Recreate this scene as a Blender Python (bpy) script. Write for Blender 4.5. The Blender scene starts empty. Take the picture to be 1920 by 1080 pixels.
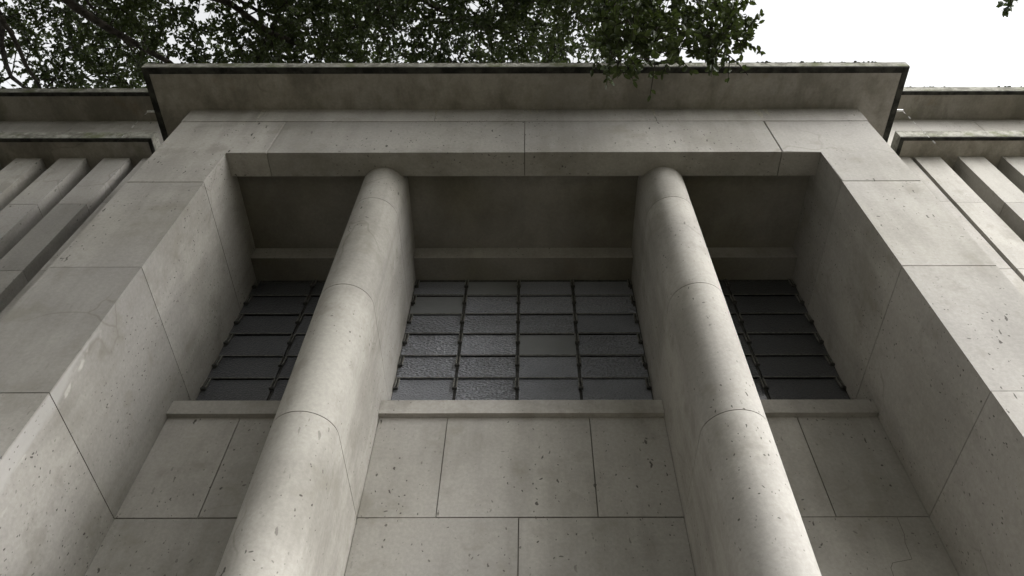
import bpy, bmesh, math, random
import numpy as np
from mathutils import Vector, Matrix

random.seed(7)
RNG = np.random.default_rng(11)
sc = bpy.context.scene
COL = sc.collection
EYE = 1.6                       # camera height above the ground; building heights below are given above the eye

# ------------------------------------------------------------------ camera
cd = bpy.data.cameras.new('camera')
cam = bpy.data.objects.new('camera', cd)
COL.objects.link(cam)
pit, rol, yaw = math.radians(54.0126), math.radians(-0.1777), math.radians(0.094)
fw = Vector((math.sin(yaw)*math.cos(pit), math.cos(yaw)*math.cos(pit), math.sin(pit)))
rt = Vector((math.cos(yaw), -math.sin(yaw), 0))
up = rt.cross(fw)
r2 = rt*math.cos(rol) + up*math.sin(rol)
u2 = -rt*math.sin(rol) + up*math.cos(rol)
m = Matrix((( r2.x, u2.x, -fw.x, 0.027), (r2.y, u2.y, -fw.y, -3.0), (r2.z, u2.z, -fw.z, EYE), (0, 0, 0, 1)))
cam.matrix_world = m
cd.sensor_width = 36
cd.lens = 1415.35/1920*36
cd.shift_x = (960-995.1)/1920
cd.shift_y = (538.3-540)/1920
cd.clip_start = 0.05
cd.clip_end = 3000
sc.camera = cam
sc.render.resolution_x, sc.render.resolution_y = 1024, 576
sc.cycles.max_bounces = 6
sc.cycles.diffuse_bounces = 3
sc.cycles.glossy_bounces = 2
sc.cycles.transmission_bounces = 3

# ------------------------------------------------------------------ sky and sun (bright overcast, light from the front right)
SUN_AZ, SUN_EL = math.radians(52), math.radians(31)       # azimuth from the facade normal towards the right
sdir = Vector((math.sin(SUN_AZ)*math.cos(SUN_EL), -math.cos(SUN_AZ)*math.cos(SUN_EL), math.sin(SUN_EL)))
w = bpy.data.worlds.new('World')
sc.world = w
w.use_nodes = True
nt = w.node_tree
nt.nodes.clear()
sky = nt.nodes.new('ShaderNodeTexSky')
sky.sky_type = 'NISHITA'
sky.sun_disc = False
sky.sun_elevation = SUN_EL
sky.sun_rotation = math.atan2(sdir.x, sdir.y)
sky.air_density = 1.0
sky.dust_density = 2.0
sky.ozone_density = 1.0
hs = nt.nodes.new('ShaderNodeHueSaturation')
hs.inputs['Saturation'].default_value = 0.05            # cloud cover: the blue is gone
bg = nt.nodes.new('ShaderNodeBackground')
bg.inputs['Strength'].default_value = 0.145
wo = nt.nodes.new('ShaderNodeOutputWorld')
nt.links.new(sky.outputs[0], hs.inputs['Color'])
nt.links.new(hs.outputs[0], bg.inputs['Color'])
nt.links.new(bg.outputs[0], wo.inputs['Surface'])
ld = bpy.data.lights.new('sun', 'SUN')
ld.energy = 1.15
ld.angle = math.radians(58)
ld.color = (1.0, 0.975, 0.94)
sun = bpy.data.objects.new('sun', ld)
COL.objects.link(sun)
sun.rotation_euler = sdir.to_track_quat('Z', 'Y').to_euler()
sun.location = sdir*60

vs = sc.view_settings
vs.view_transform = 'Standard'
vs.look = 'None'
vs.exposure = 1.76
vs.gamma = 1.0
vs.use_curve_mapping = False

# ------------------------------------------------------------------ materials
class NT:
    """small helper to write node trees"""
    def __init__(self, name):
        self.m = bpy.data.materials.new(name)
        self.m.use_nodes = True
        self.t = self.m.node_tree
        self.t.nodes.clear()
        self.out = self.n('ShaderNodeOutputMaterial')
        self.b = self.n('ShaderNodeBsdfPrincipled')
        self.l(self.b.outputs[0], self.out.inputs['Surface'])
        self.pos = self.n('ShaderNodeNewGeometry').outputs['Position']
    def n(self, k): return self.t.nodes.new(k)
    def l(self, a, b): self.t.links.new(a, b)
    def val(self, sock, v):
        if hasattr(v, 'is_linked'): self.l(v, sock)
        else: sock.default_value = v
    def mapped(self, scale=(1, 1, 1), loc=(0, 0, 0), src=None):
        a = self.n('ShaderNodeMapping')
        a.inputs['Scale'].default_value = scale
        a.inputs['Location'].default_value = loc
        self.l(src or self.pos, a.inputs['Vector'])
        return a.outputs[0]
    def noise(self, scale, detail=4, rough=.55, vec=None, dist=0):
        a = self.n('ShaderNodeTexNoise')
        a.inputs['Scale'].default_value = scale
        a.inputs['Detail'].default_value = detail
        a.inputs['Roughness'].default_value = rough
        a.inputs['Distortion'].default_value = dist
        self.l(vec or self.pos, a.inputs['Vector'])
        return a.outputs[0]
    def noisec(self, scale, vec=None):
        a = self.n('ShaderNodeTexNoise')
        a.inputs['Scale'].default_value = scale
        self.l(vec or self.pos, a.inputs['Vector'])
        return a.outputs[1]
    def voro(self, scale, vec=None, feat='F1', rnd=1):
        a = self.n('ShaderNodeTexVoronoi')
        a.feature = feat
        a.inputs['Scale'].default_value = scale
        a.inputs['Randomness'].default_value = rnd
        self.l(vec or self.pos, a.inputs['Vector'])
        return a
    def math(self, op, a, b=0.0, c=None, clamp=False):
        q = self.n('ShaderNodeMath')
        q.operation = op
        q.use_clamp = clamp
        self.val(q.inputs[0], a)
        self.val(q.inputs[1], b)
        if c is not None: self.val(q.inputs[2], c)
        return q.outputs[0]
    def ramp(self, f, a, b, lo=0.0, hi=1.0):
        q = self.n('ShaderNodeMapRange')
        q.interpolation_type = 'SMOOTHSTEP'
        self.val(q.inputs['Value'], f)
        q.inputs['From Min'].default_value = a
        q.inputs['From Max'].default_value = b
        q.inputs['To Min'].default_value = lo
        q.inputs['To Max'].default_value = hi
        return q.outputs[0]
    def mix(self, f, a, b, mode='MIX'):
        q = self.n('ShaderNodeMix')
        q.data_type = 'RGBA'
        q.blend_type = mode
        self.val(q.inputs['Factor'], f)
        for s, v in ((q.inputs['A'], a), (q.inputs['B'], b)):
            if hasattr(v, 'is_linked'): self.l(v, s)
            else: s.default_value = (*v, 1)
        return q.outputs['Result']
    def scale(self, c, v):
        q = self.n('ShaderNodeVectorMath')
        q.operation = 'SCALE'
        if hasattr(c, 'is_linked'): self.l(c, q.inputs[0])
        else: q.inputs[0].default_value = c
        self.val(q.inputs['Scale'], v)
        return q.outputs[0]
    def vadd(self, a, b):
        q = self.n('ShaderNodeVectorMath')
        q.operation = 'ADD'
        self.l(a, q.inputs[0])
        self.l(b, q.inputs[1])
        return q.outputs[0]
    def xyz(self, v=None):
        q = self.n('ShaderNodeSeparateXYZ')
        self.l(v or self.pos, q.inputs[0])
        return q.outputs
    def bump(self, h, strength=.3, dist=.01):
        q = self.n('ShaderNodeBump')
        q.inputs['Strength'].default_value = strength
        q.inputs['Distance'].default_value = dist
        self.l(h, q.inputs['Height'])
        self.l(q.outputs[0], self.b.inputs['Normal'])
    def rand(self):
        return self.n('ShaderNodeObjectInfo').outputs['Random']
    def done(self, col, rough=.8, spec=.3):
        if hasattr(col, 'is_linked'): self.l(col, self.b.inputs['Base Color'])
        else: self.b.inputs['Base Color'].default_value = (*col, 1)
        self.val(self.b.inputs['Roughness'], rough)
        self.b.inputs['Specular IOR Level'].default_value = spec
        return self.m

def stone(name, light=(.38, .364, .33), dark=(.262, .249, .222), pits=1.0, stain=0.0, stain_col=(.085, .078, .06), washed_lit=None):
    q = NT(name)
    big = q.noise(.9, 5, .6)
    st = q.noise(1.0, 4, .6, vec=q.mapped((5, 5, .45)))
    fine = q.noise(38, 3, .7)
    f = q.math('ADD', q.math('MULTIPLY', big, .66), q.math('MULTIPLY', st, .34))
    col = q.mix(q.ramp(f, .37, .59), dark, light)
    # warm / cool drift of the stone
    col = q.mix(q.ramp(q.noise(.55, 3, .5, vec=q.mapped(loc=(13, 5, 2))), .4, .68, 0, .45), col, (.345, .332, .322))
    col = q.scale(col, q.ramp(fine, .25, .8, .9, 1.08))
    col = q.scale(col, q.ramp(q.rand(), 0, 1, .88, 1.07))
    # soft mottled dirt with its own outlines
    mot = q.ramp(q.noise(2.6, 5, .68), .52, .70, 0, .45)
    col = q.mix(mot, col, (.20, .188, .155))
    # hairline veins
    vn = q.voro(.75, vec=q.vadd(q.pos, q.scale(q.noisec(2.2), .55)), feat='DISTANCE_TO_EDGE').outputs[0]
    vmask = q.math('MULTIPLY', q.ramp(vn, .0, .012, 1, 0), q.ramp(q.noise(.8, 2, .5, vec=q.mapped(loc=(3, 9, 4))), .55, .65, 0, .38))
    col = q.mix(vmask, col, (.15, .135, .11))
    if washed_lit is not None:
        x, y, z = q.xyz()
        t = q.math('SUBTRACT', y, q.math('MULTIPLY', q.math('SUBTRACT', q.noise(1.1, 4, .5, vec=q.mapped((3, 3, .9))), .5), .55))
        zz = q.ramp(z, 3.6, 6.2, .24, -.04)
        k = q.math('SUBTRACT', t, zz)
        band = q.math('MULTIPLY', q.ramp(k, -.06, .02, 1, 0), q.ramp(y, .003, .02, 0, 1))  # pale from water washing, with side light painted into the colour
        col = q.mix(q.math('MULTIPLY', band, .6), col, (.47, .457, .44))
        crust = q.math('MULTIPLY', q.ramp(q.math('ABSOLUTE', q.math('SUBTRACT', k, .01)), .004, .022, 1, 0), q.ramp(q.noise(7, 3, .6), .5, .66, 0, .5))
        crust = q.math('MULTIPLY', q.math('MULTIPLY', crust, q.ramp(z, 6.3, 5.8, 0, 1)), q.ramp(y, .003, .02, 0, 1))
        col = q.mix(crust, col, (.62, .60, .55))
    if stain:
        sn = q.ramp(q.noise(1.6, 7, .7, vec=q.mapped((1, .45, 1))), .42, .62, 0, stain)
        col = q.mix(sn, col, stain_col)
        sn2 = q.ramp(q.noise(2.1, 6, .62, vec=q.mapped(loc=(4, 1, 7))), .6, .72, 0, stain*.7)
        col = q.mix(sn2, col, (.21, .15, .085))
        sn3 = q.ramp(q.noise(1.7, 6, .62, vec=q.mapped(loc=(9, 3, 1))), .6, .74, 0, stain*.6)
        col = q.mix(sn3, col, (.15, .16, .07))
    # small dark pits, longer than wide, bent by a warped space
    wv = q.vadd(q.pos, q.scale(q.noisec(16), .055))
    h = None
    if pits:
        wv2 = q.vadd(q.pos, q.scale(q.noisec(9), .06))
        masks = []
        for sc_, stretch, thr, dens, vec in ((20, (1, 1, .27), .095, .36, wv), (22, (.36, 1, .8), .07, .48, wv2), (40, (1, 1, .6), .12, .45, wv)):
            v = q.voro(sc_, vec=q.mapped(stretch, loc=(sc_, 2*sc_, .3), src=vec))
            cellr = q.xyz(v.outputs['Color'])[0]
            rad = q.math('MULTIPLY', q.ramp(cellr, dens, 1.0, -.02, thr*2.0), pits)
            masks.append(q.ramp(q.math('SUBTRACT', v.outputs['Distance'], rad), -.04, .0, 1, 0))
        mk = masks[0]
        for z2 in masks[1:]: mk = q.math('MAXIMUM', mk, z2)
        gate = q.ramp(q.noise(1.7, 2, .5, vec=q.mapped(loc=(1, 2, 3))), .38, .60, .12, 1)
        mk = q.math('MULTIPLY', mk, gate)
        col = q.mix(q.math('MULTIPLY', mk, .84), col, (.05, .045, .038))
    q.bump(fine, .12, .006)
    return q.done(col, .86, .25)

M = {}
M['stone'] = stone('stone')
M['stone_washed_lit'] = stone('stone_washed_lit', washed_lit=True)
M['stone_plain'] = stone('stone_wing', pits=.8)
M['soffit'] = stone('soffit_concrete', light=(.38, .355, .31), dark=(.26, .24, .205), pits=0, stain=.5)
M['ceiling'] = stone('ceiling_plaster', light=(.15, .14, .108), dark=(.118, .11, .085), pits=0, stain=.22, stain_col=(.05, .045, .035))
M['mortar'] = NT('mortar').done((.10, .09, .075), .95, .1)
def algae():
    q = NT('algae_black')
    c = q.mix(q.ramp(q.noise(9, 5, .6), .35, .65), (.018, .018, .017), (.055, .055, .048))
    q.bump(q.noise(60, 3), .4, .006)
    return q.done(c, .9, .15)
M['algae'] = algae()
def lime():
    q = NT('lime_deposit')
    return q.done(q.mix(q.ramp(q.noise(40, 4, .7), .35, .65), (.29, .275, .23), (.42, .40, .345)), .9, .15)
M['lime'] = lime()
def mossy():
    q = NT('mossy_concrete')
    c = q.mix(q.ramp(q.noise(7, 7, .7), .38, .62), (.17, .165, .14), (.33, .325, .285))
    c = q.mix(q.ramp(q.noise(3.1, 6, .65, vec=q.mapped(loc=(5, 5, 5))), .5, .66, 0, .75), c, (.105, .12, .05))
    c = q.mix(q.ramp(q.noise(23, 4, .7), .55, .7, 0, .7), c, (.07, .068, .055))
    q.bump(q.noise(45, 6, .7), .8, .015)
    return q.done(c, .95, .1)
M['mossy'] = mossy()
def moss():
    q = NT('moss')
    c = q.mix(q.ramp(q.noise(5, 4), .35, .65), (.06, .075, .022), (.13, .135, .06))
    return q.done(c, .95, .05)
M['moss'] = moss()
def glass(name, base, scale, strength, rough):
    q = NT(name)
    v = q.voro(scale, vec=q.mapped((.75, 1, 1.25), src=q.vadd(q.pos, q.scale(q.noisec(30), .02)))).outputs['Distance']
    c = q.mix(q.ramp(q.noise(1.8, 3, .5), .3, .7), base, tuple(k*1.25 for k in base))
    c = q.scale(c, q.ramp(q.rand(), 0, 1, .85, 1.12))
    c = q.scale(c, q.ramp(q.noise(90, 2, .6), .3, .7, 1-.35*strength, 1+.3*strength))
    q.bump(v, strength, .03)
    q.b.inputs['Coat Weight'].default_value = .4
    q.b.inputs['Coat Roughness'].default_value = .1
    return q.done(c, rough, .6)
M['glass_hammered'] = glass('glass_hammered', (.215, .223, .246), 46, .7, .28)
M['glass_fine'] = glass('glass_fine', (.195, .202, .222), 75, .4, .3)
M['glass_plain'] = glass('glass_plain', (.185, .191, .196), 14, .06, .32)
M['glass_dark_shaded'] = glass('glass_dark_shaded', (.055, .057, .061), 75, .3, .3)  # side panes are the same glass, weaker light put into their colour
def metal(name, c, rough):
    q = NT(name)
    k = q.mix(q.ramp(q.noise(30, 4), .4, .65), c, tuple(x*.55 for x in c))
    q.b.inputs['Metallic'].default_value = .35
    return q.done(k, rough, .4)
M['alu'] = metal('weathered_aluminium', (.24, .235, .21), .5)
M['dark_metal'] = metal('dark_metal', (.085, .084, .078), .6)
M['chain'] = metal('bright_steel', (.75, .75, .74), .3)
M['room'] = NT('dark_room').done((.02, .02, .02), .9, .1)
def gravel():
    q = NT('gravel')
    v = q.voro(38)
    c = q.mix(q.ramp(q.xyz(v.outputs['Color'])[0], 0, 1), (.10, .092, .076), (.21, .195, .165))
    c = q.mix(q.ramp(q.noise(.4, 5, .6), .4, .65, 0, .6), c, (.08, .085, .04))
    q.bump(v.outputs['Distance'], .7, .02)
    return q.done(c, .95, .2)
M['gravel'] = gravel()
def bark():
    q = NT('bark')
    c = q.mix(q.ramp(q.noise(6, 6, .65, vec=q.mapped((2, 2, .5))), .35, .65), (.016, .014, .011), (.05, .044, .036))
    q.bump(q.noise(14, 6, .7, vec=q.mapped((2, 2, .5))), .8, .03)
    return q.done(c, .95, .1)
M['bark'] = bark()
def leaf():
    q = NT('leaf')
    c = q.mix(q.ramp(q.noise(.7, 3), .35, .65), (.020, .032, .011), (.040, .056, .017))
    c = q.mix(q.ramp(q.noise(9, 2), .52, .78, 0, .7), c, (.075, .095, .028))
    c = q.scale(c, q.ramp(q.noise(25, 1), .3, .7, .7, 1.25))
    q.done(c, .5, .3)
    tr = q.n('ShaderNodeBsdfTranslucent')
    q.l(q.mix(.5, c, (.12, .17, .03)), tr.inputs['Color'])
    mx = q.n('ShaderNodeMixShader')
    mx.inputs[0].default_value = .16
    q.l(q.b.outputs[0], mx.inputs[1])
    q.l(tr.outputs[0], mx.inputs[2])
    q.l(mx.outputs[0], q.out.inputs['Surface'])
    return q.m
M['leaf'] = leaf()

# ------------------------------------------------------------------ mesh helpers
def link(name, me, mat, parent=None):
    o = bpy.data.objects.new(name, me)
    COL.objects.link(o)
    if mat:
        me.materials.clear()
        me.materials.append(M[mat])
    o.parent = parent
    return o

def bm_obj(name, bm, mat, parent=None, bevel=0.0, seg=1, smooth=False):
    if bevel:
        ed = [e for e in bm.edges if len(e.link_faces) == 2 and e.calc_face_angle(0) > .6]
        bmesh.ops.bevel(bm, geom=ed, offset=bevel, segments=seg, affect='EDGES', profile=.6)
    bmesh.ops.recalc_face_normals(bm, faces=bm.faces)
    me = bpy.data.meshes.new(name)
    bm.to_mesh(me)
    bm.free()
    if smooth:
        me.shade_smooth()
    return link(name, me, mat, parent)

def add_box(bm, x0, x1, y0, y1, z0, z1):
    v = [bm.verts.new((x, y, z+EYE)) for z in (z0, z1) for y in (y0, y1) for x in (x0, x1)]
    for f in ((0, 1, 3, 2), (4, 6, 7, 5), (0, 4, 5, 1), (2, 3, 7, 6), (0, 2, 6, 4), (1, 5, 7, 3)):
        bm.faces.new([v[i] for i in f])

def box(name, x0, x1, y0, y1, z0, z1, mat, parent=None, bevel=0.0, seg=1):
    if name in ('stone_block', 'stone_slab') and bevel > .003:       # no two joints alike
        z0 += random.uniform(-.0012, .0018)
        z1 -= random.uniform(-.0012, .0018)
        y0 += random.uniform(0, .003)
        bevel *= random.uniform(.75, 1.5)
    bm = bmesh.new()
    add_box(bm, x0, x1, y0, y1, z0, z1)
    return bm_obj(name, bm, mat, parent, bevel, seg)

def add_prism_xz(bm, pts, y0, y1):
    a = [bm.verts.new((x, y0, z+EYE)) for x, z in pts]
    b = [bm.verts.new((x, y1, z+EYE)) for x, z in pts]
    bm.faces.new(a)
    bm.faces.new(b[::-1])
    for i in range(len(pts)):
        j = (i+1) % len(pts)
        bm.faces.new((a[i], b[i], b[j], a[j]))

def add_prism_xy(bm, pts, z0, z1):
    a = [bm.verts.new((x, y, z0+EYE)) for x, y in pts]
    b = [bm.verts.new((x, y, z1+EYE)) for x, y in pts]
    bm.faces.new(a)
    bm.faces.new(b[::-1])
    for i in range(len(pts)):
        j = (i+1) % len(pts)
        bm.faces.new((a[i], b[i], b[j], a[j]))

def tag(o, label, cat, group=None):
    o['label'] = label
    o['category'] = cat
    if group: o['group'] = group
    return o

def empty(name, loc=(0, 0, 0)):
    o = bpy.data.objects.new(name, None)
    COL.objects.link(o)
    o.location = loc
    o.empty_display_size = .3
    return o

# ------------------------------------------------------------------ ground
G0 = -EYE
bm = bmesh.new()
v = [bm.verts.new(c) for c in ((-600, -600, 0), (600, -600, 0), (600, 600, 0), (-600, 600, 0))]
bm.faces.new(v)
g = bm_obj('ground', bm, 'gravel')
g['kind'] = 'structure'

# ------------------------------------------------------------------ the pavilion
pav = empty('stone_pavilion')
tag(pav, 'grey stone pavilion with projecting portico, two round-nosed columns and finned side wings', 'building')

XLO, XLI, XRI, XRO = -3.352, -2.703, 2.645, 3.310
ZC, ZL = 7.160, 6.192          # cornice soffit, lintel soffit
ZJ = [5.635, 4.381, 3.119, 1.861, .603, -.655]
GAP = .0035                    # half a joint
YB = 1.55                      # how far piers and columns run back
CEIL = 6.310
WALL = 1.1307
LD = .239                      # lintel depth
ZF = 6.872                     # joint below the top course
BV = .008

# piers: a mortar core with a stone block per course
def pier(xo, xi, label):
    lo, hi = min(xo, xi), max(xo, xi)
    c = box('pier', lo+.014, hi-.014, .014, YB, G0-.05, ZL, 'mortar', pav)
    c['label'] = label
    zs = [ZJ[0]] + ZJ[1:] + [G0-.05]
    for i in range(len(zs)-1):
        washed_lit = xo < 0 and i in (0, 1, 2, 3)
        b = box('stone_block', lo, hi, 0, YB-.01, zs[i+1]+GAP, zs[i]-GAP, 'stone_washed_lit' if washed_lit else 'stone', c, BV)
    # corner block turning into the lintel
    xj = -2.335 if xo < 0 else 2.293
    s = 1 if xo < 0 else -1
    bm = bmesh.new()
    pts = [(xo, ZJ[0]+GAP), (xi, ZJ[0]+GAP), (xi, ZL), (xj-s*GAP, ZL), (xj-s*GAP, ZF-GAP), (xo, ZF-GAP)]
    if s < 0: pts = pts[::-1]
    add_prism_xz(bm, pts, 0, LD)
    ed = [e for e in bm.edges if max(abs(v.co.y) for v in e.verts) < 1e-6]
    bmesh.ops.bevel(bm, geom=ed, offset=BV, segments=1, affect='EDGES')
    add_box(bm, lo, hi, LD, YB-.01, ZJ[0]+GAP, ZF-GAP)
    o = bm_obj('stone_block', bm, 'stone', c)
    return c
pier(XLO, XLI, 'left pier, darker, with water washing and side light painted pale down its inner edge')
pier(XRO, XRI, 'right pier, brightly lit on its front face')

# lintel between the corner blocks, and the thin top course under the cornice
lin = box('lintel', XLO+.02, XRO-.02, .016, LD-.004, ZL+.016, ZC-.002, 'mortar', pav)
for x0, x1 in ((-2.335, -.02), (-.02, 2.293)):
    box('stone_block', x0+GAP, x1-GAP, 0, LD, ZL, ZF-GAP, 'stone', lin, BV)
for x0, x1 in ((XLO, -2.62), (-2.62, -.9), (-.9, 1.26), (1.26, XRO)):
    box('stone_block', x0+(GAP if x0 > XLO else 0), x1-(GAP if x1 < XRO else 0), -.0015, LD, ZF, ZC, 'stone_plain', lin, .002)

# pale lime runs that leak from the joint under the cornice
def streak(x, w_, L, lean):
    bm = bmesh.new()
    n = 7
    l, r = [], []
    for i in range(n):
        t = i/(n-1)
        ww = w_*(1-t)**.7*.5+.002
        xx = x+lean*t*L+random.uniform(-.004, .004)
        l.append(bm.verts.new((xx-ww*random.uniform(.7, 1.2), -.0030, ZC+EYE-.004-t*L)))
        r.append(bm.verts.new((xx+ww*random.uniform(.7, 1.2), -.0030, ZC+EYE-.004-t*L)))
    for i in range(n-1):
        bm.faces.new((l[i], r[i], r[i+1], l[i+1]))
    bm_obj('lime_streak', bm, 'lime', lin)
for x, w_, L, lean in ((-2.62, .04, .27, -.05), (-2.585, .02, .16, 0), (-.905, .03, .17, .05), (.02, .05, .12, .25), (.09, .03, .10, .3), (2.28, .09, .22, .12), (2.37, .05, .16, .1), (1.26, .025, .2, 0)):
    streak(x, w_, L, lean)

# round-nosed columns that run back to the wall as fins
def nose(xc, r, yc, yb, n=28):
    pts = [(xc-r, yb)]
    for i in range(n+1):
        a = math.pi - math.pi*i/n
        pts.append((xc+r*math.cos(a), yc-r*math.sin(a)))
    pts.append((xc+r, yb))
    return pts[::-1]
COLS = ((-1.312, .200), (1.243, .206))
for k, (xc, r) in enumerate(COLS):
    bm = bmesh.new()
    add_prism_xy(bm, nose(xc, r-.012, .35, YB), G0-.05, CEIL-.01)
    c = bm_obj('column', bm, 'mortar', pav)
    c['label'] = 'left column of the portico' if k == 0 else 'right column of the portico, bright on its right side'
    zs = [CEIL+.001] + ZJ + [G0-.05]
    for i in range(len(zs)-1):
        bm = bmesh.new()
        add_prism_xy(bm, nose(xc, r, .35, YB-.01), zs[i+1]+GAP*.8, zs[i]-(GAP*.8 if i else 0))
        ed = [e for e in bm.edges if abs(e.verts[0].co.z-e.verts[1].co.z) < 1e-6]
        bmesh.ops.bevel(bm, geom=ed, offset=.0035, segments=1, affect='EDGES')
        bmesh.ops.recalc_face_normals(bm, faces=bm.faces)
        for f in bm.faces: f.smooth = abs(f.normal.z) < .3
        for e in bm.edges: e.smooth = not (e.calc_face_angle(0) > .4)
        bm_obj('column_drum', bm, 'stone', c)

# bays between piers and columns
BAYS = ((XLI, COLS[0][0]-COLS[0][1]), (COLS[0][0]+COLS[0][1], COLS[1][0]-COLS[1][1]), (COLS[1][0]+COLS[1][1], XRI))
ROW1 = ((-2.155,), (-.594, .472), (2.035,))
ROW2 = ((), (-.05,), ())
ZSILL0, ZSILL1, SILLY = 4.020, 4.158, 1.0855
bw = box('back_wall', XLI-.2, XRI+.2, WALL+.016, WALL+.25, G0-.05, ZSILL1-.004, 'mortar', pav)
for b, (x0, x1) in enumerate(BAYS):
    rows = [(ZSILL0, ZJ[2], ROW1[b]), (ZJ[2], ZJ[3], ROW2[b]), (ZJ[3], ZJ[4], ROW1[b]), (ZJ[4], ZJ[5], ROW2[b]), (ZJ[5], G0-.05, ROW1[b])]
    for zt, zb, js in rows:
        xs = [x0, *js, x1]
        for i in range(len(xs)-1):
            box('stone_slab', xs[i]+(GAP if i else .004), xs[i+1]-(GAP if i < len(xs)-2 else .004), WALL, WALL+.12, zb+GAP, zt-(GAP if zt < ZSILL0 else 0), 'stone', bw, .004)
# a hairline crack in the lower right slab
bm = bmesh.new()
ck = [(2.43, 3.112), (2.425, 2.98), (2.405, 2.92), (2.40, 2.80), (2.27, 2.775), (2.245, 2.74), (2.235, 2.63), (2.20, 2.5)]
for (xa, za), (xb, zb) in zip(ck, ck[1:]):
    dx, dz = xb-xa, zb-za
    L = math.hypot(dx, dz); nx, nz = -dz/L*.0014, dx/L*.0014
    vv = [bm.verts.new((px_, WALL-.0012, pz_+EYE)) for px_, pz_ in ((xa+nx, za+nz), (xb+nx, zb+nz), (xb-nx, zb-nz), (xa-nx, za-nz))]
    bm.faces.new(vv)
bm_obj('crack', bm, 'mortar', bw)
# ceiling of the porch
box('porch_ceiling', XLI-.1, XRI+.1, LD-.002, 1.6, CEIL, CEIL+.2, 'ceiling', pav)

# windows: sill, head, louvred panes, clips
PANE = 1.372
ZROW = [6.138, 5.870, 5.577, 5.287, 4.988, 4.702, 4.418, 4.13]
VERT = ((-2.70, -2.112, -1.515), (-1.108, -.598, -.083, .447, 1.030), (1.452, 1.977, 2.64))
VNAME = ('left window behind the left column, panes coloured dark for shade', 'middle window between the columns, four panes wide', 'right window behind the right column, panes coloured dark for shade')
clip_me = [None]
def clip_mesh():
    bm = bmesh.new()
    for s in (-1, 1):
        add_box(bm, s*.013-.0046, s*.013+.0046, -.010, .010, -.138-EYE, 0-EYE)
    bmesh.ops.bevel(bm, geom=bm.edges[:], offset=.002, segments=1, affect='EDGES')
    bmesh.ops.recalc_face_normals(bm, faces=bm.faces)
    me = bpy.data.meshes.new('louvre_clip')
    bm.to_mesh(me); bm.free()
    return me
def knob_mesh():
    bm = bmesh.new()
    add_box(bm, -.019, .019, -.014, .006, -.150-EYE, -.134-EYE)
    add_box(bm, -.007, .007, -.018, -.0135, -.153-EYE, -.130-EYE)
    bmesh.ops.recalc_face_normals(bm, faces=bm.faces)
    me = bpy.data.meshes.new('clip_foot')
    bm.to_mesh(me); bm.free()
    return me
CLIP, KNOB = clip_mesh(), knob_mesh()
SMOOTH = {(1, 3, 2), (1, 0, 1), (1, 1, 0)}
FINE = {(1, 4, 2), (1, 5, 2), (1, 5, 3), (1, 0, 0), (1, 0, 2), (1, 0, 3), (1, 2, 3), (1, 5, 0)}
for b, (x0, x1) in enumerate(BAYS):
    box('window_sill', x0+.003, x1-.003, SILLY, PANE+.1, ZSILL0, ZSILL1, 'stone_plain', pav, .006)
    box('window_head', x0+.003, x1-.003, 1.098, PANE+.03, 6.138, CEIL-.002, 'stone_plain', pav, .004)
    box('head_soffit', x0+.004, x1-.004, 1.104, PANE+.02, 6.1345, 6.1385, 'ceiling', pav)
    # frame: outer bars at the back of the panes
    bm = bmesh.new()
    zt, zb = 6.132, ZSILL1+.002
    add_box(bm, x0+.002, x0+.03, PANE-.005, PANE+.04, zb, zt)
    add_box(bm, x1-.03, x1-.002, PANE-.005, PANE+.04, zb, zt)
    add_box(bm, x0+.03, x1-.03, PANE-.005, PANE+.04, zt-.02, zt)
    win = bm_obj('window', bm, 'dark_metal', pav)
    win['label'] = VNAME[b]
    xs = VERT[b]
    for j, x in enumerate(xs[1:-1]):
        box('mullion', x-.016, x+.016, PANE+.008, PANE+.04, zb, zt-.02, 'dark_metal', win, .002)
    for r in range(len(ZROW)-1):
        z1, z0 = ZROW[r]-.002, ZROW[r+1]-.001
        for c in range(len(xs)-1):
            xa = xs[c]+(.014 if c else .004) + random.uniform(-.002, .002)
            xb = xs[c+1]-(.014 if c < len(xs)-2 else .004) + random.uniform(-.002, .002)
            dt = random.uniform(-.006, .006)
            dl, dr = random.uniform(-.004, .004), random.uniform(-.004, .004)
            ya, yb = PANE+.004, PANE-.014+dt*.6
            bm = bmesh.new()
            th = .007
            vv = [bm.verts.new(p) for p in ((xa, yb, z0+EYE+dl), (xb, yb, z0+EYE+dr), (xb, ya, z1+EYE), (xa, ya, z1+EYE),
                                            (xa, yb+th, z0+EYE+dl), (xb, yb+th, z0+EYE+dr), (xb, ya+th, z1+EYE), (xa, ya+th, z1+EYE))]
            for f in ((0, 1, 2, 3), (7, 6, 5, 4), (0, 4, 5, 1), (1, 5, 6, 2), (2, 6, 7, 3), (3, 7, 4, 0)):
                bm.faces.new([vv[i] for i in f])
            key = (b, r, c)
            mt = 'glass_plain' if key in SMOOTH else 'glass_fine' if key in FINE or (b != 1 and random.random() < .6) else 'glass_hammered'
            bm_obj('pane', bm, mt if b == 1 else 'glass_dark_shaded', win)  # outer bays carry their shade in the glass colour
            # thin metal edging along the lower rim of the pane
            box('pane_rim', xa, xb, yb-.004, yb+.0, z0+.000, z0+.007, 'alu', win)
        for j, x in enumerate(xs):
            xx = x if 0 < j < len(xs)-1 else (x0+.026 if j == 0 else x1-.026)
            for nm, me, mt in (('louvre_clip', CLIP, 'alu'), ('clip_foot', KNOB, 'dark_metal')):
                o = bpy.data.objects.new(nm, me)
                COL.objects.link(o)
                if not me.materials: me.materials.append(M[mt])
                o.parent = win
                o.location = (xx, PANE-.008, ZROW[r]+EYE-.004)
                o.rotation_euler = (-.12, 0, 0)
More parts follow.
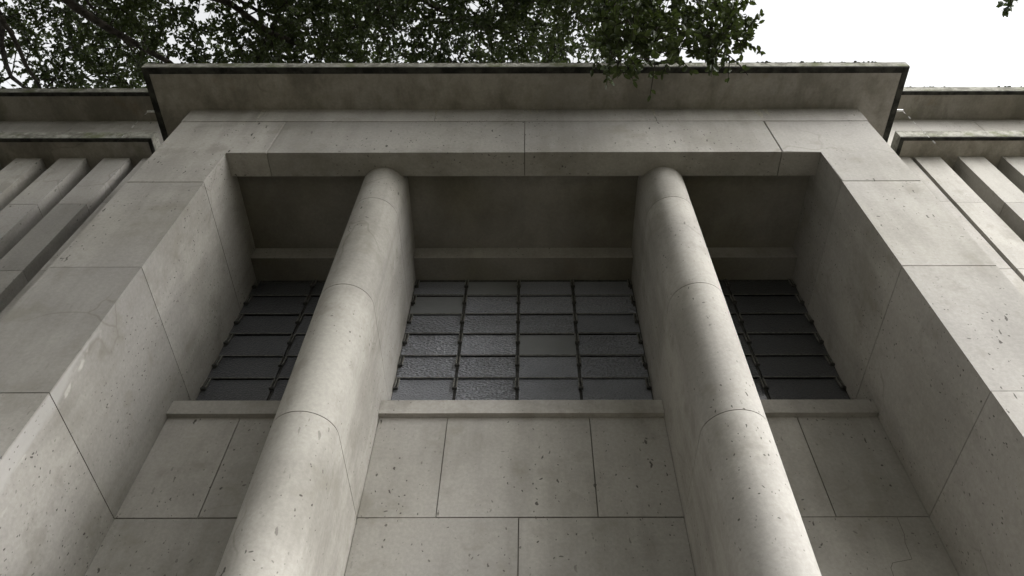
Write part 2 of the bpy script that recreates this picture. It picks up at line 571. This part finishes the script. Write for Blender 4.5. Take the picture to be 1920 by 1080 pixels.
# dark room behind the glass
bm = bmesh.new()
add_box(bm, XLI-.1, XRI+.1, PANE+.06, 4.5, G0+.05, CEIL+.1)
bmesh.ops.reverse_faces(bm, faces=bm.faces)
bm_obj('dark_interior', bm, 'room', pav)

# ------------------------------------------------------------------ cornices
def cornice(x0, x1, y0, y1, z0, z1, drip, label, ends):
    """flat slab: mossy fascia, stained soffit set into an algae-black drip edge"""
    c = box('cornice', x0, x1, y0, y1, z0+.012, z1, 'mossy', pav, .006)
    c['label'] = label
    xa = x0+(drip if ends[0] else -.0)
    xb = x1-(drip if ends[1] else -.0)
    box('soffit', xa, xb, y0+drip, y1, z0, z0+.0115, 'soffit', c)
    bm = bmesh.new()
    e = .004
    add_box(bm, x0+e, x1-e, y0+e, y0+drip-.001, z0-.004, z0+.0115)
    if ends[0]: add_box(bm, x0+e, x0+drip-.001, y0+drip, y1, z0-.004, z0+.0115)
    if ends[1]: add_box(bm, x1-drip+.001, x1-e, y0+drip, y1, z0-.004, z0+.0115)
    bm_obj('drip_edge', bm, 'algae', c)
    # moss cushions on the upper edge
    vs_, fs_ = [], []
    n = int((x1-x0)*170)
    for i in range(n):
        x = x0+.01+(x1-x0-.02)*RNG.random()
        if math.sin(x*2.1+x0)+math.sin(x*5.3)*.6+math.sin(x*13.7)*.4 < RNG.uniform(-1.2, .9): continue
        y = y0+RNG.uniform(-.004, .06)
        h = RNG.uniform(.006, .02); s = RNG.uniform(.007, .02)
        b0 = len(vs_)
        a0 = RNG.random()*6
        for q in range(5):
            a = a0+q*1.2566
            vs_.append((x+s*math.cos(a), y+s*math.sin(a), z1+EYE-.006))
        vs_.append((x+RNG.uniform(-.005, .005), y, z1+EYE+h))
        fs_ += [(b0+q, b0+(q+1) % 5, b0+5) for q in range(5)]
    me = bpy.data.meshes.new('moss')
    me.from_pydata(vs_, [], fs_)
    mo = link('moss', me, 'moss', c)
    mo['kind'] = 'stuff'
    return c
WY = .895                      # wing wall face
cornice(-3.735, 3.712, -.432, WY, ZC, ZC+.118, .065, 'portico cornice with black drip edge and mossy top', (1, 1))

# ------------------------------------------------------------------ wings
WX = 11.0
WZ = 8.952
FT = 7.915                     # fin tops = hood soffit
def wing(s, name):
    xp = XLO if s < 0 else XRO
    xin = 4.40 if s > 0 else -4.42         # inner end of the fin field
    mk = lambda a, b: (min(a, b), max(a, b))
    # wall between portico and fin field, wall above the hood, wall behind the fins
    zj = [G0-.05, -.655, .603, 1.861, 3.119, 4.381, 5.635, 6.872, FT]
    wl = box('wing_wall', *mk(xp, s*WX), WY+.475, WY+.6, G0-.05, WZ+.1, 'mortar', pav)
    wl['label'] = name
    for i in range(len(zj)-1):
        a, b = mk(xp+s*.003, xin)
        box('stone_block', a, b, WY, WY+.47, zj[i]+(GAP if i else 0), zj[i+1]-GAP, 'stone_plain', wl, .004)
    # frieze course above the hood, in long blocks
    x = xp+s*.003
    while abs(x) < WX:
        nx = x+s*2.3
        a, b = mk(x, nx)
        box('stone_block', a+GAP, b-GAP, WY, WY+.47, FT+GAP, WZ, 'stone_plain', wl, .004)
        x = nx
    # fins
    xf = 4.450 if s > 0 else -4.572
    k = 0
    while abs(xf)+.3 < WX:
        a, b = mk(xf, xf+s*.298)
        core = box('fin', a+.012, b-.012, WY+.012, WY+.47, G0-.05, FT-.002, 'mortar', pav)
        zf = [G0-.05, -.655, .603, 1.861, 3.119, 4.381, 5.635, 6.845, FT]
        for i in range(len(zf)-1):
            box('stone_block', a, b, WY, WY+.469, zf[i]+(GAP if i else 0), zf[i+1]-GAP, 'stone_plain', core, BV)
        xf += s*.507
        k += 1
    # dark slots of glass between the fins
    a, b = mk(xin+s*.002, s*WX)
    box('slot_glass', a, b, WY+.44, WY+.47, G0+.3, FT-.01, 'glass_dark_shaded', pav)
    # hood over the fins
    he = 4.235 if s > 0 else -4.262
    a, b = mk(he, s*WX)
    HY = .655
    c = box('hood', a, b, HY, WY-.001, FT+.012, FT+.165, 'mossy', pav, .008)
    dr = .045
    bm = bmesh.new()
    ea, eb = (he+.004, he+dr) if s > 0 else (he-dr, he-.004)
    add_box(bm, a+.004, b-.004, HY+.004, HY+dr, FT-.003, FT+.0115)
    add_box(bm, ea, eb, HY+dr+.001, WY-.002, FT-.003, FT+.0115)
    bm_obj('drip_edge', bm, 'algae', c)
    sa, sb = mk(he+s*(dr+.001), s*WX)
    box('soffit', sa, sb, HY+dr+.001, WY+.43, FT, FT+.0115, 'soffit', c)
    # top cornice
    x0, x1 = mk(s*WX, s*.0)
    cornice(x0, x1, .522, WY+.6, WZ, WZ+.135, .05, 'cornice of the '+name, (0, 0))
wing(-1, 'left wing, in deep shade')
wing(1, 'right wing, in bright light')

# rest of the building volume: body behind the portico and roof
box('roof', -WX+.01, WX-.01, WY+.62, 12, WZ-.2, WZ+.12, 'mossy', pav)
box('body_wall', -WX+.02, WX-.02, 4.6, 12.0, G0-.05, WZ-.22, 'stone_plain', pav)
box('frieze_wall', XLO, XRO, WY+.31, WY+.6, ZC+.13, WZ-.002, 'stone_plain', pav)

# ------------------------------------------------------------------ rain spouts with thin chains at the portico cornice ends
def link_mesh():
    bm = bmesh.new()
    n, L, W_, t = 14, .024, .0035, .0013
    rings = []
    for i in range(n):
        a = 2*math.pi*i/n
        cx, cz = W_*math.cos(a), (L if math.sin(a) > 0 else -L)+W_*math.sin(a)
        o = Vector((math.cos(a), 0, math.sin(a)))
        rings.append([bm.verts.new(Vector((cx, 0, cz))+o*t*math.cos(b)+Vector((0, t*math.sin(b), 0))) for b in (0, 1.5708, 3.1416, 4.7124)])
    for i in range(n):
        a, b = rings[i], rings[(i+1) % n]
        for j in range(4):
            bm.faces.new((a[j], b[j], b[(j+1) % 4], a[(j+1) % 4]))
    bmesh.ops.recalc_face_normals(bm, faces=bm.faces)
    me = bpy.data.meshes.new('chain_link')
    bm.to_mesh(me); bm.free()
    me.materials.append(M['chain'])
    return me
LINK = link_mesh()
for s, x, lab in ((1, 3.765, 'thin chain hanging in front of the bright right wing fins'), (-1, -3.80, 'thin chain hanging in front of the dark left wing fins')):
    ch = empty('hanging_chain', (x, .03, ZC+EYE+.03))
    tag(ch, lab, 'chain', 'thin chains at the portico cornice ends')
    bm = bmesh.new()
    r = bmesh.ops.create_cone(bm, cap_ends=True, segments=12, radius1=.011, radius2=.011, depth=.12)
    bmesh.ops.rotate(bm, verts=bm.verts, cent=(0, 0, 0), matrix=Matrix.Rotation(math.pi/2, 3, 'Y'))
    bmesh.ops.translate(bm, verts=bm.verts, vec=(-s*.04, 0, 0))
    bm_obj('spout', bm, 'chain', ch)
    bm = bmesh.new()
    bmesh.ops.create_cone(bm, cap_ends=True, segments=6, radius1=.0005, radius2=.0005, depth=1.45)
    bmesh.ops.translate(bm, verts=bm.verts, vec=(s*.012, 0, -.72))
    bm_obj('wire', bm, 'dark_metal', ch)
    z = -.05
    for i in range(6 if s > 0 else 4):
        o = bpy.data.objects.new('chain_link', LINK)
        COL.objects.link(o)
        o.parent = ch
        o.location = (s*.012, 0, z)
        o.rotation_euler = (0, 0, i % 2*math.pi/2+.4)
        z -= random.choice((.09, .12, .13, .22))

# ------------------------------------------------------------------ trees
class Tube:
    def __init__(self): self.v, self.f = [], []
    def add(self, pts, rad, sides=6):
        b0 = len(self.v)
        for i, p in enumerate(pts):
            d = (pts[min(i+1, len(pts)-1)]-pts[max(i-1, 0)])
            d = d/ (np.linalg.norm(d)+1e-9)
            a = np.cross(d, (0.31, .17, .93)); a /= np.linalg.norm(a)+1e-9
            b = np.cross(d, a)
            for k in range(sides):
                t = 2*math.pi*k/sides
                self.v.append(tuple(p+rad[i]*(a*math.cos(t)+b*math.sin(t))))
        for i in range(len(pts)-1):
            for k in range(sides):
                k2 = (k+1) % sides
                self.f.append((b0+i*sides+k, b0+i*sides+k2, b0+(i+1)*sides+k2, b0+(i+1)*sides+k))
    def obj(self, name, mat, parent):
        me = bpy.data.meshes.new(name)
        me.from_pydata(self.v, [], self.f)
        me.shade_smooth()
        return link(name, me, mat, parent)

def curve(a, b, sag=0.0, wob=.1, n=7):
    a, b = np.array(a, float), np.array(b, float)
    L = np.linalg.norm(b-a)
    t = np.linspace(0, 1, n)[:, None]
    p = a+(b-a)*t
    p[:, 2] += sag*4*t[:, 0]*(1-t[:, 0])
    nz = RNG.normal(0, wob*L/n, (n, 3)); nz[0] = 0; nz[-1] = 0
    return p+np.cumsum(nz, 0)*(np.minimum(t, 1-t)*2)

def leaves_mesh(name, pos, axis, size, mat, parent):
    """pos, axis: n x 3; each leaf an elongated folded blade of 4 triangles"""
    n = len(pos)
    ax = axis/np.linalg.norm(axis, axis=1)[:, None]
    rv = RNG.normal(0, 1, (n, 3)); rv[:, 2] += 1.6*np.sign(rv[:, 2]+.6)
    side = np.cross(ax, rv); side /= np.linalg.norm(side, axis=1)[:, None]+1e-9
    nor = np.cross(side, ax)
    L = size[:, None]; Wd = L*RNG.uniform(.22, .33, (n, 1)); fold = Wd*RNG.uniform(.1, .5, (n, 1)); bend = L*RNG.uniform(-.05, .22, (n, 1))
    P = np.empty((n, 6, 3))
    P[:, 0] = pos
    P[:, 1] = pos+ax*L*.30+side*Wd*.88+nor*fold
    P[:, 2] = pos+ax*L*.68+side*Wd*.80+nor*(fold-bend*.4)
    P[:, 3] = pos+ax*L-nor*bend
    P[:, 4] = pos+ax*L*.68-side*Wd*.80+nor*(fold-bend*.4)
    P[:, 5] = pos+ax*L*.30-side*Wd*.88+nor*fold
    me = bpy.data.meshes.new(name)
    me.vertices.add(n*6)
    me.vertices.foreach_set('co', P.ravel())
    base = (np.arange(n)*6)[:, None]
    idx = np.concatenate([base+np.array([0, 1, 2, 3]), base+np.array([0, 3, 4, 5])], 1).ravel()
    me.loops.add(n*8)
    me.loops.foreach_set('vertex_index', idx)
    me.polygons.add(n*2)
    me.polygons.foreach_set('loop_start', np.arange(n*2)*4)
    me.polygons.foreach_set('loop_total', np.full(n*2, 4))
    me.update(calc_edges=True)
    return link(name, me, mat, parent)

def spray(center, root, twig, nleaf, rad, droop, size, P, A, S):
    """a handful of shoots from one point, leaves set along them"""
    k = max(3, nleaf//13)
    per = max(4, nleaf//k)
    for _ in range(k):
        d = RNG.normal(0, 1, 3); d /= np.linalg.norm(d)
        d[2] = d[2]*.55-droop
        L = rad*RNG.uniform(.55, 1.25)
        tip = center+d*L
        pts = np.stack([center, center+d*L*.5+RNG.normal(0, .04*rad, 3), tip+np.array([0, 0, -.12*L])])
        twig.add(pts, (.006, .0045, .0025), 3)
        t = RNG.uniform(.12, 1.02, per)[:, None]
        base = np.where(t < .5, pts[0]+(pts[1]-pts[0])*t*2, pts[1]+(pts[2]-pts[1])*(t*2-1))
        dirs = d/np.linalg.norm(d)*.55+RNG.normal(0, .75, (per, 3)); dirs[:, 2] -= .12
        P.append(base); A.append(dirs); S.append(RNG.uniform(.7, 1.2, per)*size)

def build_tree(name, label, base, fork, limb_ends, clusters, size, trunk_r):
    t = empty(name, base)
    tag(t, label, 'tree')
    base, fork = np.array(base, float), np.array(fork, float)
    tk = Tube()
    tk.add(curve(base, fork, 0, .12, 9), np.linspace(trunk_r*1.25, trunk_r*.7, 9), 12)
    tk.obj('trunk', 'bark', t)
    nodes, nrad = [], []
    for e in limb_ends:
        lb = Tube()
        pts = curve(fork, e[:3], e[3], .22, 14)
        rr = np.linspace(trunk_r*.2*e[4], .014, 14)
        lb.add(pts, rr, 8)
        lb.obj('limb', 'bark', t)
        nodes += list(pts[3:]); nrad += list(rr[3:])
    nodes = np.array(nodes); nrad = np.array(nrad)
    tw = Tube()
    # secondary boughs: cluster centres grow back to the nearest limb through earlier boughs
    P, A, S = [], [], []
    for c, nl, rad, droop, *sz in clusters:
        c = np.array(c, float)
        dd = np.linalg.norm(nodes-c, axis=1)+np.maximum(0, nodes[:, 2]-c[2])*.1
        i = int(np.argmin(dd))
        r0 = min(nrad[i]*.6, .004+.012*dd[i])
        pts = curve(nodes[i], c, .06*dd[i], .25, 6)
        tw.add(pts, np.linspace(r0, .006, 6), 5)
        if RNG.random() < .5:
            nodes = np.vstack([nodes, pts[2:5]]); nrad = np.concatenate([nrad, np.full(3, r0*.8)])
        spray(c, nodes[i], tw, nl, rad, droop, sz[0] if sz else size, P, A, S)
    tw.obj('twigs', 'bark', t)['kind'] = 'stuff'
    leaves_mesh('crown', np.concatenate(P), np.concatenate(A), np.concatenate(S), 'leaf', t)
    for o in t.children:                       # meshes are laid out in world space: move them under the base
        o.data.transform(Matrix.Translation(-Vector(base)))
    return t

def cell(c):
    x, y, z = c
    return math.sin(x*1.7+y*.9+.6)+math.sin(y*1.9-z*1.3+x*.6)+math.sin(z*1.6+x*1.1-1)

# big evergreen standing left in front of the facade: its crown spreads over the roof and over the camera's left
cl = []
while len(cl) < 1700:
    c = (RNG.uniform(-12.5, 2.6), RNG.uniform(-6.5, 5.2), RNG.uniform(12.1, 17.5))
    # crown outline: a flattened dome whose right rim lies over the portico
    ex = (c[0]+5.2)/7.7
    ey = (c[1]+.4)/6.0
    ez = (c[2]-12.0)/6.0
    if ex*ex+ey*ey+ez*ez > 1: continue
    if cell(c) < -.75: continue
    cl.append((c, int(RNG.integers(66, 115)), RNG.uniform(.35, .62), .15))
# dense lower skirt of the crown above the roof line
n = 0
while n < 330:
    c = (RNG.uniform(-10.5, 2.3), RNG.uniform(-.6, 3.4), RNG.uniform(12.2, 14.6))
    if cell(c) < -1.15 or (c[2]-1.6) < 2.72*(c[1]+3) or (c[2]-1.6) > 4.4*(c[1]+3): continue
    if ((c[0]+6.3)/1.3)**2+((c[1]-1.2)/1.2)**2 < 1 and RNG.random() < .6: continue
    cl.append((c, int(RNG.integers(55, 95)), RNG.uniform(.3, .5), .15))
    n += 1
# unseen crown clusters added above and behind the viewer to shade the left front
n = 0
while n < 1500:
    c = (RNG.uniform(-13, 3.4), RNG.uniform(-10.5, -1.9), RNG.uniform(11.9, 15.5))
    ex = (c[0]+4.8)/8.6
    ey = (c[1]+4.5)/6.2
    ez = (c[2]-11.8)/4.0
    if ex**4+ey**4+ez*ez > 1 or (c[2]-1.6)/(c[1]+3.0001) < 4.6 and c[1] > -3: continue
    cl.append((c, 44, .6, .1, .15))
    n += 1
# a long bough dips in front of the cornice right of the middle
for i in range(78):
    x = RNG.uniform(.66, 2.02)
    z = RNG.uniform(7.55, 9.7)
    lim = 7.76+.18*max(0, x-.95)**1.5
    if z < lim: z = lim+RNG.uniform(0, .35)
    y = -.98+(z-7.3)*.05+RNG.normal(0, .12)
    cl.append(((x, y, z), int(RNG.integers(34, 58)), RNG.uniform(.16, .30), .3, .068))
for p in ((.72, -.95, 7.42), (.84, -.98, 7.28), (1.0, -.95, 7.36), (.80, -.9, 7.5), (1.5, -1.0, 7.5), (1.62, -.95, 7.56)):
    cl.append((p, 20, .17, .5, .066))
limbs = [(-9.5, 3.0, 15.2, .5, .8), (-4.6, 3.6, 14.4, .6, .9), (-1.2, 2.6, 13.6, .9, .9), (-3.0, 1.0, 13.4, .4, .8), (-6.5, 1.2, 14.0, .3, .7),
         (1.3, -1.15, 9.9, 1.6, 1.0), (-2.5, -3.2, 14.5, .7, .8), (-8.5, -4.5, 15, .5, .8), (-5.5, -1.0, 16.5, .3, .9), (1.0, 1.6, 14.2, .8, .7), (-7.6, 2.2, 13.1, .3, .6), (2.2, -5.5, 13.2, .8, .9), (-2.5, -8.5, 13.4, .6, .9), (-8, -8, 13.5, .5, .9)]
build_tree('evergreen_tree', 'dark evergreen tree whose leafy crown spreads over the roof from the left', (-7.4, -2.6, -.05), (-6.6, -2.0, 10.4), limbs, cl, .077, .42)

# second tree, right: only a spray of its leaves reaches the top right corner
cl = []
while len(cl) < 45:
    c = (RNG.uniform(9.2, 13.5), RNG.uniform(-3.0, 1.0), RNG.uniform(12.5, 16))
    if ((c[0]-11.4)/2.2)**2+((c[1]+1.2)/2.0)**2+((c[2]-14.2)/1.8)**2 > 1: continue
    cl.append((c, 60, .5, .15))
cl.append(((5.86, -.40, 10.98), 20, .17, .3)); cl.append(((6.05, -.42, 11.2), 26, .2, .2)); cl.append(((6.3, -.5, 11.5), 30, .25, .2))
build_tree('slender_tree', 'tree of which a pale leaf spray enters at the top right corner', (11.5, -1.5, -.05), (10.6, -1.0, 10.5), [(6.3, -.55, 11.8, .3, .5), (11.0, 0, 15.0, .2, .9), (12.0, -1.8, 15.0, .2, .9)], cl, .09, .2)

# two unseen trees added behind the viewer: they keep the sky off the left half of the front
def dome(n, cx, cy, cz, rx, ry, rz, nl):
    out = []
    while len(out) < n:
        p = RNG.uniform(-1, 1, 3)
        if p@p > 1 or p@p < .12: continue
        out.append(((cx+p[0]*rx, cy+p[1]*ry, cz+p[2]*rz), nl, .7, .1))
    return out
bt = build_tree('sky_blocker_tree_broad', 'broad unseen tree added left of and behind the viewer to darken the left side', (-6.0, -10.5, -.05), (-5.7, -10.2, 4.5),
           [(-9, -12, 9, .5, .9), (-3, -9, 9.5, .5, .9), (-6, -8, 11, .3, .9), (-8.5, -8, 8, .3, .8), (-3.5, -12.5, 8.5, .3, .8)],
           dome(560, -5.8, -10.2, 8.2, 5.2, 3.8, 5.2, 50), .17, .4)
build_tree('sky_blocker_tree_left', 'unseen leafy tree added far left of the pavilion steps', (-11.5, -5.0, -.05), (-11.3, -5.2, 3.8),
           [(-14, -6, 8, .5, .9), (-9.5, -5, 9, .4, .9), (-11, -3, 8.5, .4, .9), (-11.5, -8, 8, .3, .8)],
           dome(430, -11.0, -5.2, 7.2, 4.0, 4.4, 4.8, 50), .17, .35)

def copy_tree(root, loc, rz, sc_, label):
    r = root.copy()
    COL.objects.link(r)
    r.location = loc
    r.rotation_euler = (0, 0, rz)
    r.scale = (sc_, sc_, sc_)
    r['label'] = label
    r['group'] = 'unseen trees added around the forecourt'
    for ch in root.children:
        c = ch.copy()
        COL.objects.link(c)
        c.parent = r
    return r
bt['group'] = 'unseen trees added around the forecourt'
build_tree('sun_blocker_tree', 'unseen leafy tree added just behind the viewer to block sun from the left front', (3.0, -8.2, -.05), (3.0, -7.8, 4.6),
           [(5.5, -7, 9, .4, .9), (1, -6.5, 9.5, .4, .9), (3, -5.4, 10.5, .4, .9), (3.5, -9, 9, .3, .8)],
           dome(760, 3.0, -6.4, 9.2, 4.5, 3.2, 4.8, 50), .17, .3)  # unseen tree, added to keep the sun off the left front
for x, y, rz, k, lab in (
                         (5.0, -22.0, 2.3, 1.0, 'unseen tree added across the forecourt against low sky light, farther back than the others'),
                         (-15.0, -16.0, 5.0, 1.1, 'large unseen tree added at the left rear corner of the forecourt')):
    copy_tree(bt, (x, y, -.05), rz, k, lab)  # unseen copies, added to block light from the low sky
